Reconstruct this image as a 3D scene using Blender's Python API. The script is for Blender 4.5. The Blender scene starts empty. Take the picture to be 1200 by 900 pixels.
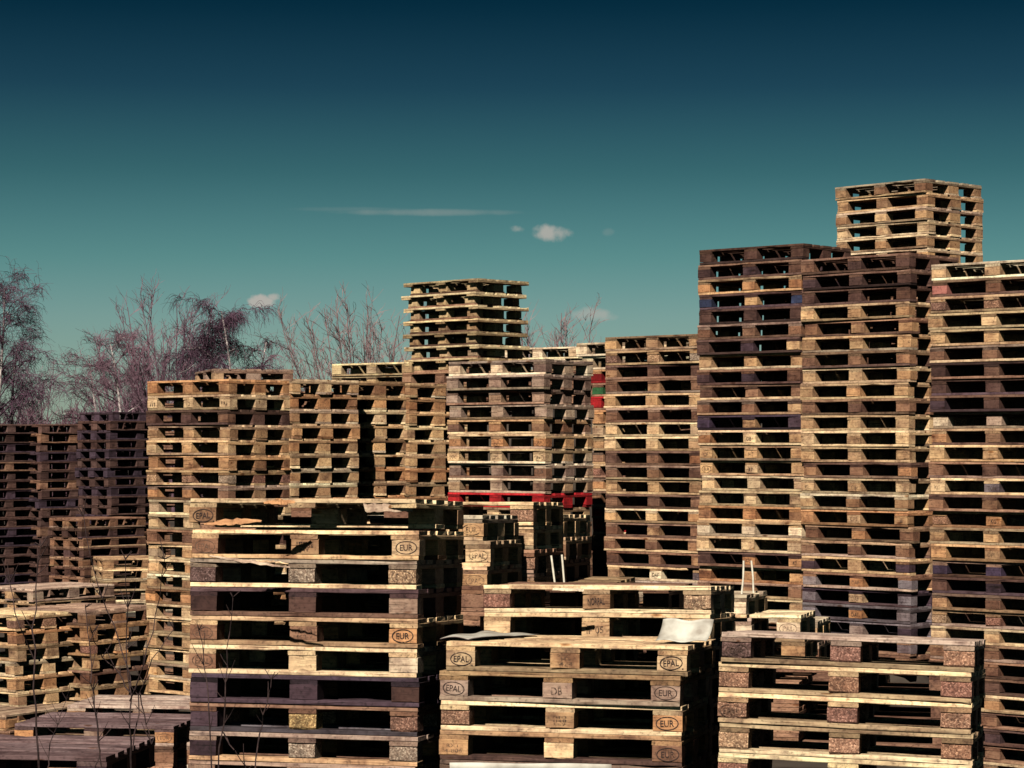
import bpy, math, random
from mathutils import Matrix, Vector, Euler

R = math.radians
C = bpy.context.scene.collection
SC = bpy.context.scene
EYE = 3.0            # eye height over the lower yard
F = 2800.0           # focal length in photo pixels (1200 wide)
HZ = 525.0           # horizon row in the photo
PITCH = 0.1446       # one pallet in a stack

# ------------------------------------------------------------------ materials
def new_mat(name):
    m = bpy.data.materials.new(name); m.use_nodes = True
    nt = m.node_tree; b = nt.nodes['Principled BSDF']
    b.inputs['Roughness'].default_value = 0.85
    b.inputs['Specular IOR Level'].default_value = 0.2
    return m, nt, b

def N(nt, kind, **kw):
    n = nt.nodes.new(kind)
    for k, v in kw.items():
        setattr(n, k, v)
    return n

def math_node(nt, op, a, b=None):
    n = N(nt, 'ShaderNodeMath', operation=op)
    for i, v in enumerate((a, b)):
        if v is None: continue
        if isinstance(v, (int, float)): n.inputs[i].default_value = v
        else: nt.links.new(v, n.inputs[i])
    return n.outputs[0]

def ramp(nt, fac, stops):
    n = N(nt, 'ShaderNodeValToRGB')
    el = n.color_ramp.elements
    el[0].position, el[0].color = stops[0][0], (*stops[0][1], 1)
    el[1].position, el[1].color = stops[-1][0], (*stops[-1][1], 1)
    for p, c in stops[1:-1]:
        e = el.new(p); e.color = (*c, 1)
    nt.links.new(fac, n.inputs[0])
    return n.outputs[0]

def mulc(nt, a, b, kind='MULTIPLY', fac=1.0):
    n = N(nt, 'ShaderNodeMix', data_type='RGBA', blend_type=kind)
    if isinstance(fac, (int, float)): n.inputs[0].default_value = fac
    else: nt.links.new(fac, n.inputs[0])
    for i, v in ((6, a), (7, b)):
        if isinstance(v, tuple): n.inputs[i].default_value = (*v, 1)
        else: nt.links.new(v, n.inputs[i])
    return n.outputs[2]

def g(v): return (v, v, v)

def wood_mat(name, axis, dim=1.0, moss=0.0):
    """rough sawn softwood; the tint comes from the object's own colour"""
    m, nt, b = new_mat(name)
    L = nt.links.new
    tc = N(nt, 'ShaderNodeTexCoord'); oi = N(nt, 'ShaderNodeObjectInfo')
    off = N(nt, 'ShaderNodeVectorMath', operation='SCALE'); off.inputs[0].default_value = (7.3, 3.1, 5.7)
    L(oi.outputs['Random'], off.inputs['Scale'])
    att = N(nt, 'ShaderNodeAttribute', attribute_name='tone')
    off2 = N(nt, 'ShaderNodeVectorMath', operation='SCALE'); off2.inputs[0].default_value = (3.3, 9.1, 2.7)
    L(att.outputs['Fac'], off2.inputs['Scale'])
    add = N(nt, 'ShaderNodeVectorMath', operation='ADD'); L(tc.outputs['Object'], add.inputs[0]); L(off.outputs[0], add.inputs[1])
    add2 = N(nt, 'ShaderNodeVectorMath', operation='ADD'); L(add.outputs[0], add2.inputs[0]); L(off2.outputs[0], add2.inputs[1])
    mp = N(nt, 'ShaderNodeMapping'); L(add2.outputs[0], mp.inputs[0])
    mp.inputs['Scale'].default_value = (2.5, 70, 70) if axis == 'x' else (70, 2.5, 70)
    gr = N(nt, 'ShaderNodeTexNoise'); L(mp.outputs[0], gr.inputs['Vector'])
    gr.inputs['Scale'].default_value = 1.6; gr.inputs['Detail'].default_value = 6; gr.inputs['Roughness'].default_value = .7
    grain = ramp(nt, gr.outputs['Fac'], [(.28, g(.42)), (.45, g(.85)), (.6, g(1.05)), (.75, g(1.18))])
    st = N(nt, 'ShaderNodeTexNoise'); L(add2.outputs[0], st.inputs['Vector'])
    st.inputs['Scale'].default_value = 9; st.inputs['Detail'].default_value = 7; st.inputs['Roughness'].default_value = .65
    stain = ramp(nt, st.outputs['Fac'], [(.3, (.42, .36, .38)), (.46, (.86, .8, .78)), (.6, (1.08, 1.06, 1.02))])
    sp = N(nt, 'ShaderNodeTexNoise'); L(add2.outputs[0], sp.inputs['Vector'])
    sp.inputs['Scale'].default_value = 55; sp.inputs['Detail'].default_value = 4
    speck = ramp(nt, sp.outputs['Fac'], [(.32, g(.55)), (.44, g(1.0)), (.7, g(1.08))])
    mc = N(nt, 'ShaderNodeMapping'); L(add2.outputs[0], mc.inputs[0])
    mc.inputs['Scale'].default_value = (3.2, 120, 120) if axis == 'x' else (120, 3.2, 120)
    ck = N(nt, 'ShaderNodeTexNoise'); L(mc.outputs[0], ck.inputs['Vector']); ck.inputs['Scale'].default_value = 1.0; ck.inputs['Detail'].default_value = 2
    crack = ramp(nt, ck.outputs['Fac'], [(.26, (.16, .12, .11)), (.33, (.6, .55, .52)), (.37, g(1.0))])
    # wet and dirty patches, bigger than a board is wide
    dn = N(nt, 'ShaderNodeTexNoise'); L(add2.outputs[0], dn.inputs['Vector']); dn.inputs['Scale'].default_value = 3.1; dn.inputs['Detail'].default_value = 8; dn.inputs['Roughness'].default_value = .7
    dirt = ramp(nt, dn.outputs['Fac'], [(.36, (.5, .42, .42)), (.47, (.92, .88, .87)), (.55, g(1.04))])
    # dark knots
    vk = N(nt, 'ShaderNodeTexVoronoi'); mk = N(nt, 'ShaderNodeMapping'); L(add2.outputs[0], mk.inputs[0])
    mk.inputs['Scale'].default_value = (3.2, 9, 9) if axis == 'x' else (9, 3.2, 9)
    L(mk.outputs[0], vk.inputs['Vector']); vk.inputs['Scale'].default_value = 1.0
    knot = ramp(nt, vk.outputs['Distance'], [(.05, (.35, .24, .18)), (.085, (.7, .55, .42)), (.12, g(1.0))])
    # board to board tone
    tv = math_node(nt, 'FRACT', math_node(nt, 'ADD', math_node(nt, 'MULTIPLY', oi.outputs['Random'], 5.0), att.outputs['Fac']))
    tone = ramp(nt, tv, [(0, (.62, .55, .54)), (.3, (.86, .84, .82)), (.7, (1.05, 1.03, 1.0)), (1, (1.22, 1.2, 1.12))])
    c = mulc(nt, oi.outputs['Color'], tone)
    for x in (grain, stain, speck, knot, crack, dirt): c = mulc(nt, c, x)
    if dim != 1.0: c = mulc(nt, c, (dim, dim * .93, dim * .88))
    L(c, b.inputs['Base Color'])
    bp = N(nt, 'ShaderNodeBump'); bp.inputs['Strength'].default_value = .5; bp.inputs['Distance'].default_value = .004
    L(gr.outputs['Fac'], bp.inputs['Height']); L(bp.outputs[0], b.inputs['Normal'])
    return m

M_WX = wood_mat('sawn_wood', 'x')
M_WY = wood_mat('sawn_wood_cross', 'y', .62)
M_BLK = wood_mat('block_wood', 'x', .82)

def chip_mat():
    m, nt, b = new_mat('chipboard'); L = nt.links.new
    tc = N(nt, 'ShaderNodeTexCoord'); oi = N(nt, 'ShaderNodeObjectInfo')
    off = N(nt, 'ShaderNodeVectorMath', operation='SCALE'); off.inputs[0].default_value = (7.3, 3.1, 5.7)
    L(oi.outputs['Random'], off.inputs['Scale'])
    add = N(nt, 'ShaderNodeVectorMath', operation='ADD'); L(tc.outputs['Object'], add.inputs[0]); L(off.outputs[0], add.inputs[1])
    v = N(nt, 'ShaderNodeTexVoronoi'); L(add.outputs[0], v.inputs['Vector']); v.inputs['Scale'].default_value = 170
    n = N(nt, 'ShaderNodeTexNoise'); L(add.outputs[0], n.inputs['Vector']); n.inputs['Scale'].default_value = 90; n.inputs['Detail'].default_value = 5
    sep = N(nt, 'ShaderNodeSeparateColor'); L(v.outputs['Color'], sep.inputs[0])
    chips = ramp(nt, sep.outputs[0], [(0, (.45, .38, .36)), (.55, (.85, .8, .78)), (.8, (1.1, 1.1, 1.1)), (1, (1.8, 1.9, 1.9))])
    n2 = N(nt, 'ShaderNodeTexNoise'); L(add.outputs[0], n2.inputs['Vector']); n2.inputs['Scale'].default_value = 14; n2.inputs['Detail'].default_value = 5
    st = ramp(nt, n2.outputs['Fac'], [(.32, g(.5)), (.5, g(.95)), (.7, g(1.15))])
    fine = ramp(nt, n.outputs['Fac'], [(.35, g(.55)), (.55, g(1.0)), (.7, g(1.3))])
    c = mulc(nt, mulc(nt, mulc(nt, oi.outputs['Color'], chips), st), fine)
    L(c, b.inputs['Base Color'])
    bp = N(nt, 'ShaderNodeBump'); bp.inputs['Strength'].default_value = .7; bp.inputs['Distance'].default_value = .004
    L(n.outputs['Fac'], bp.inputs['Height']); L(bp.outputs[0], b.inputs['Normal'])
    return m
M_CHIP = chip_mat()

def noisy(name, c0, c1, scale=8, rough=.9, bump=.3, detail=6):
    m, nt, b = new_mat(name); L = nt.links.new
    tc = N(nt, 'ShaderNodeTexCoord'); n = N(nt, 'ShaderNodeTexNoise'); L(tc.outputs['Object'], n.inputs['Vector'])
    n.inputs['Scale'].default_value = scale; n.inputs['Detail'].default_value = detail
    L(ramp(nt, n.outputs['Fac'], [(.35, c0), (.65, c1)]), b.inputs['Base Color'])
    b.inputs['Roughness'].default_value = rough
    bp = N(nt, 'ShaderNodeBump'); bp.inputs['Strength'].default_value = bump; bp.inputs['Distance'].default_value = .01
    L(n.outputs['Fac'], bp.inputs['Height']); L(bp.outputs[0], b.inputs['Normal'])
    return m
M_SOIL = noisy('trodden_soil', (.022, .016, .013), (.055, .042, .032), 3, .95, .6, 10)
def ink(name, c, lo, hi):
    m, nt, b = new_mat(name); L = nt.links.new
    tc = N(nt, 'ShaderNodeTexCoord'); oi = N(nt, 'ShaderNodeObjectInfo')
    off = N(nt, 'ShaderNodeVectorMath', operation='SCALE'); off.inputs[0].default_value = (3.3, 1.1, 7.7); L(oi.outputs['Random'], off.inputs['Scale'])
    add = N(nt, 'ShaderNodeVectorMath', operation='ADD'); L(tc.outputs['Object'], add.inputs[0]); L(off.outputs[0], add.inputs[1])
    n = N(nt, 'ShaderNodeTexNoise'); L(add.outputs[0], n.inputs['Vector']); n.inputs['Scale'].default_value = 38; n.inputs['Detail'].default_value = 7; n.inputs['Roughness'].default_value = .7
    b.inputs['Base Color'].default_value = (*c, 1)
    L(ramp(nt, n.outputs['Fac'], [(lo, g(0.1)), (hi, g(1))]), b.inputs['Alpha'])
    return m
M_INK = ink('burnt_ink', (.03, .018, .015), .30, .45)
INKS = [M_INK, ink('worn_ink', (.05, .03, .022), .42, .60), ink('faded_ink', (.10, .06, .042), .40, .62)]
M_FILM = noisy('white_film', (.24, .21, .175), (.47, .45, .39), 9, .6, .5, 9)
M_CARD = noisy('grey_card', (.10, .075, .07), (.17, .13, .12), 14)
M_ROD = noisy('pale_rod_paint', (.5, .45, .36), (.68, .62, .5), 30, .6)
M_STEM = noisy('dry_stalk', (.018, .011, .012), (.05, .03, .028), 40)
M_TWIG = noisy('bare_twigs', (.07, .036, .052), (.18, .105, .132), 5)
M_TWIG_D = noisy('dark_bare_twigs', (.035, .018, .03), (.095, .052, .078), 5)
M_TWIG2 = noisy('pale_bare_twigs', (.11, .07, .078), (.21, .14, .14), 5)
M_BRUSH = noisy('far_brush_twigs', (.05, .024, .036), (.11, .056, .07), 3)
M_BIRCH = noisy('birch_bark', (.10, .075, .08), (.5, .44, .42), 6, .8, .2, 4)
M_BARK = noisy('dull_bark', (.07, .042, .05), (.13, .08, .085), 6)

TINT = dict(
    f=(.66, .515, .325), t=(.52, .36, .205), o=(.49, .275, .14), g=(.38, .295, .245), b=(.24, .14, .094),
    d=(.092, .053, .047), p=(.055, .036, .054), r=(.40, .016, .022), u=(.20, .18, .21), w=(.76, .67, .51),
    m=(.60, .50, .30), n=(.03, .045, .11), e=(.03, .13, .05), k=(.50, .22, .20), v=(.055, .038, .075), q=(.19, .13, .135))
CHIP = dict(f=(.37, .25, .155), t=(.32, .20, .12), o=(.26, .14, .088), g=(.25, .18, .13), b=(.19, .10, .07), d=(.115, .066, .058), y=(.33, .225, .105),
            c=(.225, .11, .08))

# ------------------------------------------------------------------ mesh helpers
class MB:
    def __init__(s): s.v = []; s.f = []; s.tone = []; s.mi = []; s.sm = False
    def add(s, verts, faces, tone=0.0, mi=0):
        o = len(s.v); s.v += [tuple(p) for p in verts]
        for q in faces:
            s.f.append(tuple(i + o for i in q)); s.tone.append(tone); s.mi.append(mi)
    def mesh(s, name, mats):
        me = bpy.data.meshes.new(name); me.from_pydata(s.v, [], s.f)
        a = me.attributes.new('tone', 'FLOAT', 'FACE'); a.data.foreach_set('value', s.tone)
        for m in mats: me.materials.append(m)
        me.polygons.foreach_set('material_index', s.mi)
        if s.sm: me.polygons.foreach_set('use_smooth', [True] * len(s.f))
        me.update(); return me

def board(mb, rnd, L, W, T, c, along='x', segs=8, ch=.003, wob=.0015, chips=.1, tone=None, mi=0, endj=.004, skew=0.0):
    """one rough board: chamfered section swept along its length, edges worn and chipped"""
    if tone is None: tone = rnd.random()
    hw, ht = W / 2, T / 2
    prof = [(-hw + ch, -ht), (hw - ch, -ht), (hw, -ht + ch), (hw, ht - ch), (hw - ch, ht), (-hw + ch, ht), (-hw, ht - ch), (-hw, -ht + ch)]
    e0, e1 = rnd.uniform(-endj, endj * .3), rnd.uniform(-endj, endj * .3)
    bow = rnd.uniform(-1, 1) * wob * 1.5; side = rnd.uniform(-1, 1) * wob * 1.5
    V = []
    for i in range(segs + 1):
        t = i / segs
        x = -L / 2 - e0 + t * (L + e0 + e1)
        b = bow * (4 * t * (1 - t)); sd = side * (4 * t * (1 - t)) + skew * (t - .5)
        chip = rnd.random() < chips; k = rnd.randrange(8); dep = rnd.uniform(.003, .011)
        for j, (y, z) in enumerate(prof):
            yy, zz = y + sd + rnd.uniform(-wob, wob) * .5, z + b + rnd.uniform(-wob, wob) * .5
            if chip and j in (k, (k + 1) % 8):
                yy *= 1 - dep / max(hw, .02) * .6; zz *= 1 - min(.75, dep / ht)
            xx = x + (rnd.uniform(-endj, endj) * .35 if i in (0, segs) else 0)
            V.append((xx, yy, zz))
    Fc = []
    for i in range(segs):
        for j in range(8):
            a, b2 = i * 8 + j, i * 8 + (j + 1) % 8
            Fc.append((a, a + 8, b2 + 8, b2))
    Fc.append(tuple(range(8))); Fc.append(tuple(segs * 8 + j for j in reversed(range(8))))
    if along == 'x': P = [(x + c[0], y + c[1], z + c[2]) for x, y, z in V]
    else: P = [(-y + c[0], x + c[1], z + c[2]) for x, y, z in V]
    mb.add(P, Fc, tone, mi)

def tube(mb, pts, r0, r1, sides=4, tone=0.0, mi=0, cap=True):
    n = len(pts); V = []; Fc = []
    for i, p in enumerate(pts):
        p = Vector(p)
        d = (Vector(pts[min(i + 1, n - 1)]) - Vector(pts[max(i - 1, 0)]))
        if d.length < 1e-9: d = Vector((0, 0, 1))
        d.normalize()
        a = d.cross(Vector((0, 1, .13)));
        if a.length < 1e-4: a = d.cross(Vector((1, 0, 0)))
        a.normalize(); b = d.cross(a)
        r = r0 + (r1 - r0) * i / max(1, n - 1)
        for k in range(sides):
            w = 2 * math.pi * k / sides
            V.append(p + a * (r * math.cos(w)) + b * (r * math.sin(w)))
    for i in range(n - 1):
        for k in range(sides):
            a, b2 = i * sides + k, i * sides + (k + 1) % sides
            Fc.append((a, b2, b2 + sides, a + sides))
    if cap and sides > 3:
        Fc.append(tuple(reversed(range(sides)))); Fc.append(tuple((n - 1) * sides + k for k in range(sides)))
    mb.add(V, Fc, tone, mi)

def tag(o, label=None, cat=None, group=None, kind=None):
    if label: o['label'] = label
    if cat: o['category'] = cat
    if group: o['group'] = group
    if kind: o['kind'] = kind
    return o
def link(name, data, parent=None, loc=(0, 0, 0), color=None):
    o = bpy.data.objects.new(name, data); C.objects.link(o)
    if parent: o.parent = parent
    o.location = loc
    if color: o.color = (*color, 1)
    return o
def pt(px, py, S):
    """place seen at photo pixel (px, py) at the distance where a metre spans S pixels"""
    return Vector(((px - 600) / S, F / S, EYE + (HZ - py) / S))

# ------------------------------------------------------------------ pallet parts (shared meshes, several worn variants of each)
rp = random.Random(11)
DY = [-.3275, -.1713, 0, .1713, .3275]; DW = [.145, .1, .145, .1, .145]
def deck_mb(rnd, mb, drop=(), short=None):
    for i, (y, w) in enumerate(zip(DY, DW)):
        if i in drop: continue
        if short and short[0] == i:
            board(mb, rnd, 1.2 - short[1], w, .022, (-short[1] / 2, y, .133), 'x', 9, endj=.03, chips=.3); continue
        board(mb, rnd, 1.2, w, .022, (0, y, .133), 'x', 9, skew=rnd.uniform(-.006, .006))
    for x in (-.5275, 0, .5275):
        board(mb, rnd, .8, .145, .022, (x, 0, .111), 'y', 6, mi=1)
    return mb
def runner_mb(rnd, mb, w, y=0, z=.011):
    board(mb, rnd, 1.2, w, .022, (0, y, z), 'x', 9, chips=.18)
    return mb
def block_mb(rnd, mb, w, d, h=.078, c=(0, 0, 0), ch=.004, tone=None):
    board(mb, rnd, w, d, h, c, 'x', 4, ch=ch, wob=.0022, chips=.16, endj=.003, tone=tone)
    return mb
DECKS = [deck_mb(rp, MB()).mesh('deck', [M_WX, M_WY]) for _ in range(9)] + [deck_mb(rp, MB(), (k,)).mesh('deck', [M_WX, M_WY]) for k in (1, 3)] + [deck_mb(rp, MB(), (), (k, ln)).mesh('deck', [M_WX, M_WY]) for k, ln in ((0, .22), (3, .3), (4, .12))]
RUN_O = [runner_mb(rp, MB(), .1).mesh('runner', [M_WX]) for _ in range(5)]
RUN_C = [runner_mb(rp, MB(), .145).mesh('runner', [M_WX]) for _ in range(4)]
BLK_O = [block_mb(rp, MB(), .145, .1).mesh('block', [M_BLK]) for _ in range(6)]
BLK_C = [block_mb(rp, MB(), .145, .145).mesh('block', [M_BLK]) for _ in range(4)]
CHP_O = [block_mb(rp, MB(), .143, .098, ch=.009).mesh('chipboard_block', [M_CHIP]) for _ in range(4)]
CHP_C = [block_mb(rp, MB(), .143, .143, ch=.009).mesh('chipboard_block', [M_CHIP]) for _ in range(3)]
def whole(rnd):
    mb = deck_mb(rnd, MB())
    for y, w in ((-.35, .1), (0, .145), (.35, .1)):
        runner_mb(rnd, mb, w, y)
        for x in (-.5275, 0, .5275): block_mb(rnd, mb, .145, w, c=(x, y, .061))
    return mb.mesh('pallet', [M_WX, M_WY])
WHOLE = [whole(rp) for _ in range(6)]

# ------------------------------------------------------------------ burnt-in stamps
_marks = {}
def text_geo(txt, w, h):
    cu = bpy.data.curves.new('stamp_text', 'FONT'); cu.body = txt; cu.align_x = 'CENTER'; cu.align_y = 'CENTER'
    cu.extrude = .0; cu.resolution_u = 3; cu.offset = .012
    ob = bpy.data.objects.new('stamp_text', cu); C.objects.link(ob)
    bpy.context.view_layer.update()
    me = bpy.data.meshes.new_from_object(ob.evaluated_get(bpy.context.evaluated_depsgraph_get()))
    V = [v.co.copy() for v in me.vertices]; P = [tuple(p.vertices) for p in me.polygons]
    bpy.data.objects.remove(ob); bpy.data.curves.remove(cu); bpy.data.meshes.remove(me)
    x0, x1 = min(v.x for v in V), max(v.x for v in V); y0, y1 = min(v.y for v in V), max(v.y for v in V)
    return [((v.x - (x0 + x1) / 2) * w / (x1 - x0), 0, (v.y - (y0 + y1) / 2) * h / (y1 - y0)) for v in V], P
def mark(txt, oval=False, lines=None, box=False):
    key = (txt, oval, box)
    if key in _marks: return _marks[key]
    mb = MB()
    if oval:
        n = 40; V = []; Fc = []
        for i in range(n):
            a = 2 * math.pi * i / n
            for k in (1, .91): V.append((.056 * k * math.cos(a), 0, .033 * (k - (.03 if k < 1 else 0)) * math.sin(a)))
        for i in range(n):
            j = (i + 1) % n; Fc.append((2 * i, 2 * i + 1, 2 * j + 1, 2 * j))
        mb.add(V, Fc)
        v, p = text_geo(txt, .076 if len(txt) > 3 else .066, .03); mb.add(v, p)
        if txt == 'EPAL':
            mb.add([(.052, 0, -.033), (.058, 0, -.033), (.058, 0, -.027), (.052, 0, -.027)], [(0, 1, 2, 3)])
    else:
        rows = txt.split('|'); hh = .05 / len(rows)
        for i, r in enumerate(rows):
            v, p = text_geo(r, min(.09, .02 * len(r) * (1.1 if len(rows) > 1 else 1.35)), hh * .72)
            dz = (len(rows) - 1) / 2 * hh - i * hh
            mb.add([(x, y, z + dz) for x, y, z in v], p)
        if box:
            for a, b in (((-.055, -.031), (.055, -.029)), ((-.055, .029), (.055, .031)), ((-.055, -.029), (-.053, .029)), ((.053, -.029), (.055, .029))):
                mb.add([(a[0], 0, a[1]), (b[0], 0, a[1]), (b[0], 0, b[1]), (a[0], 0, b[1])], [(0, 1, 2, 3)])
    _marks[key] = mb.mesh('stamp', [M_INK]); return _marks[key]
E, U = ('EPAL', True), ('EUR', True)

# ------------------------------------------------------------------ a pallet
SLOTS = [(x, y) for y in (-.35, 0, .35) for x in (-.5275, 0, .5275)]      # 0,1,2 are the long face towards the lens: left, middle, right
def jit(c, rnd, a=.10):
    k = 1 + rnd.uniform(-a, a); h = rnd.uniform(-.04, .04)
    return (min(.8, c[0] * k * (1 + h)), min(.8, c[1] * k), min(.8, c[2] * k * (1 - h)))
def dark(c, rnd, ks):
    k = rnd.choice(ks); return jit(tuple(min(.8, x * k) for x in c), rnd)
def blend(a, b, t): return tuple(x + (y - x) * t for x, y in zip(a, b))
KIN = dict(f='fftwto'[1:], t='tfotb', o='otbtb', g='ggbtw', b='bbdto', d='ddpbd', p='ppdpb', r='r', u='uupg', w='wwff', m='mmgt', n='npd', e='e', k='kt', v='vvp')

DKIN = dict(KIN, f='wffft', t='fftwg', o='tfotb', g='gwtfb', b='btdgf', d='ddbpb')

def pallet(M, tone, rnd, spec=None, parts=True):
    spec = spec or {}
    root = bpy.data.objects.new('wooden_pallet', None); root.empty_display_size = .2
    if not parts:
        root = bpy.data.objects.new('wooden_pallet', rnd.choice(WHOLE)); root.color = (*jit(TINT[tone], rnd, .2), 1)
    C.objects.link(root)
    root.location = M.to_translation(); root.rotation_euler = M.to_euler()
    if not parts: return root
    base = TINT[tone]
    deckt = TINT[spec['deck']] if 'deck' in spec else blend(base, TINT[rnd.choice(DKIN[tone])], rnd.uniform(.1, .8))
    link('deck', spec.get('deck_mesh') or (rnd.choice(DECKS) if rnd.random() < .25 else DECKS[rnd.randrange(9)]), root, (0, 0, 0), dark(deckt, rnd, (.6, .9, 1.1, 1.2, 1.3)))
    wing = spec.get('wing', 1)
    chip = spec.get('chip', rnd.random() < .10 and tone in 'tbgo')
    for i, (x, y) in enumerate(SLOTS):
        if i in spec.get('drop', ()): continue
        ov = spec.get(i)
        ctone = ov[0] if ov else None
        is_chip = (ov[0].startswith('c') and len(ov[0]) > 1) if ov else chip
        if is_chip:
            col = CHIP[ov[0][1]] if ov else CHIP[spec.get('chiptone') or rnd.choice('ogtbc')]
            me = rnd.choice(CHP_O if y else CHP_C)
        else:
            tt = ctone or (tone if tone in 're' else rnd.choice(KIN[tone]))
            col = TINT[tt] if ctone else blend(base, TINT[tt], rnd.uniform(.1, .8))
            me = rnd.choice(BLK_O if y else BLK_C)
        b = link('block', me, root, (x * wing + rnd.uniform(-.004, .004), y * wing + rnd.uniform(-.002, .004) * (1 if y < 0 else -1 if y > 0 else 0), .061), jit(col, rnd))
        if rnd.random() < .5: b.rotation_euler.z = math.pi
        b.rotation_euler.z += rnd.uniform(-.02, .02)
        if ov and len(ov) > 1 and ov[1]:
            dd = .1 if y else .145
            back = abs(b.rotation_euler.z) > 2
            s = link('stamp', mark(*ov[1]), b, (0, (dd / 2 + .003) * (1 if back else -1), 0))
            s.rotation_euler = (0, rnd.gauss(0, .035), math.pi if back else 0)
            s.location.x += rnd.uniform(-.006, .006); s.location.z += rnd.uniform(-.003, .003)
            s.material_slots[0].link = 'OBJECT'; s.material_slots[0].material = INKS[ov[2] if len(ov) > 2 else rnd.choice((0, 1, 1, 2))]
    for k, (y, ms) in enumerate(((-.35, RUN_O), (0, RUN_C), (.35, RUN_O))):
        if k in spec.get('norun', ()): continue
        rt = TINT[spec['run']] if 'run' in spec else blend(base, TINT[rnd.choice(DKIN[tone])], rnd.uniform(.1, .85))
        link('runner', rnd.choice(ms), root, (0, y * wing + rnd.uniform(-.003, .003), 0), dark(rt, rnd, (.42, .6, .9, 1.1, 1.25))).scale.x = 1 if wing == 1 else .9
    return root

LOOK = dict(f='fresh yellow', t='tan', o='orange-brown', g='weathered grey', b='brown', d='dark brown', p='blackish', r='red painted', u='bluish',
            w='pale', m='moss-edged', n='blue-marked', e='green painted', k='pinkish', v='violet-stained')
ORD = ('top second third fourth fifth sixth seventh eighth ninth tenth eleventh twelfth thirteenth fourteenth fifteenth sixteenth seventeenth eighteenth '
       'nineteenth twentieth twenty-first twenty-second twenty-third twenty-fourth twenty-fifth twenty-sixth twenty-seventh twenty-eighth twenty-ninth '
       'thirtieth thirty-first thirty-second thirty-third thirty-fourth thirty-fifth').split()
GROUND = []
COUNT = [0, 0]
STUFF = []
def stack(desc, group, cx, cy, S, th, tones, base, vis, swap=False, roll=0.0, lean=0.0, specs=None, wob=.014, seed=0, parts=True, stuff=False, sy=1.0):
    """near corner at photo pixel (cx, cy); th = how far its long face turns to the left; stack reaches down to height base"""
    rnd = random.Random(hash((round(cx), round(cy), seed)) & 0xffff)
    top = pt(cx, cy, S)
    n = max(1, int((top.z - base) / PITCH + .35)) if base is not None else vis
    n = max(n, 1)
    hx, hy = (.4, .6) if swap else (.6, .4)
    if sy != 1: hy *= sy
    A = Matrix.Translation(top) @ Matrix.Rotation(R(-lean), 4, 'X') @ Matrix.Rotation(R(roll), 4, 'Y') @ Matrix.Rotation(R(-th), 4, 'Z')
    for i in range(n):
        tone = tones[i] if i < len(tones) else tones[-1 - (i * 7 + i // 3) % min(len(tones), 9)]
        sp = (specs or {}).get(i, {})
        jx, jy = rnd.gauss(0, wob), rnd.gauss(0, wob)
        jx = max(-2 * wob, min(2 * wob, jx)); jy = max(-2 * wob, min(2 * wob, jy))
        M = A @ Matrix.Translation((-hx + jx + sp.get('dx', 0), hy + jy + sp.get('dy', 0), -(i + 1) * PITCH + sp.get('dz', 0)))
        M = M @ Matrix.Rotation((math.pi / 2 if swap else 0) + rnd.gauss(0, .008) + sp.get('yaw', 0), 4, 'Z')
        if sp.get('tilt'): M = M @ Matrix.Rotation(sp['tilt'], 4, 'Y')
        if stuff or i >= vis:
            STUFF.append((M, tone)); continue
        o = pallet(M, tone, rnd, sp, parts)
        if sy != 1: o.scale.y = sy
        lab = '%s pallet %s %s' % (LOOK[tone], 'on top of' if i == 0 else ORD[i] + ' from the top of', desc)
        if n == 1: lab = '%s pallet lying %s' % (LOOK[tone], desc)
        tag(o, sp.get('label', lab), 'pallet', group)
        COUNT[0] += 1; COUNT[1] += i >= vis
    cen = A @ Vector((-hx, hy, -n * PITCH))
    GROUND.append((cen.x, cen.y, cen.z))
    return A

chipf = lambda a, b, c: {0: ('c' + a,), 1: ('c' + b,), 2: ('c' + c,)}
# ---- front row
f1 = {0: dict(drop=(1, 2), norun=(0,), deck='f', dz=.012, label='broken pallet with front blocks missing on top of the stamped front stack', **{'deck_mesh': None}) | {0: ('t', E, 0)},
      1: dict(deck='f', run='t') | {0: ('b', E), 1: ('t', ('IPPC|DE 05|HT', False, True)), 2: ('f', U, 0)},
      2: dict(run='f') | {0: ('cd',), 1: ('cg',), 2: ('cf', ('EUR', True))},
      3: {0: ('d',), 1: ('d',), 2: ('g',)},
      4: dict(run='t', deck='f') | {0: ('b', E), 1: ('b', ('HT-DB|468-9', False, True)), 2: ('o', U)},
      5: dict(run='f', deck='f') | {0: ('b', E), 1: ('f',), 2: ('w',)},
      6: dict(run='p', deck='p') | {0: ('p',), 1: ('p',), 2: ('d',)},
      7: dict(run='u', deck='b') | {0: ('p',), 1: ('cy',), 2: ('cb',)},
      8: dict(deck='g') | {0: ('p',), 1: ('cg',), 2: ('cg',)}}
stack('the broken-topped front stack', 'pallets in the broken-topped front stack', 490.5, 587.5, 238, 15, 'ftgdtfpbbb', 1.25, 10, lean=2.2, roll=.4, specs=f1, wob=.006, seed=1)
f2 = {0: dict(deck='f', run='f', dx=.018) | {0: ('f', E), 1: ('t', ('HT|474', False, True)), 2: ('f', E)},
      1: dict(deck='t') | {0: ('g', E), 1: ('g', ('DB', False, True)), 2: ('g', U)},
      2: dict(deck='f', run='f') | {0: ('co',), 1: ('t', ('HTO|048|5-7', False)), 2: ('o', U)},
      3: {0: ('t', ('RXT|4-806', False)), 1: ('f',), 2: ('b', U)}}
stack('the low front stack under two white sheets', 'pallets in the sheet-topped front stack', 800, 757, 245, 14, 'fgtbbb', 1.25, 5, lean=1.9, roll=.5, specs=f2, wob=.006)
f2b = {0: dict(deck='f', run='f') | {0: ('cc',), 1: ('t', ('NORPAL', False)), 2: ('ct', ('WPZ 06', False))},
       1: dict(deck='f') | {0: ('f',), 1: ('f', ('IP 05', False)), 2: ('f',)}}
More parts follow.
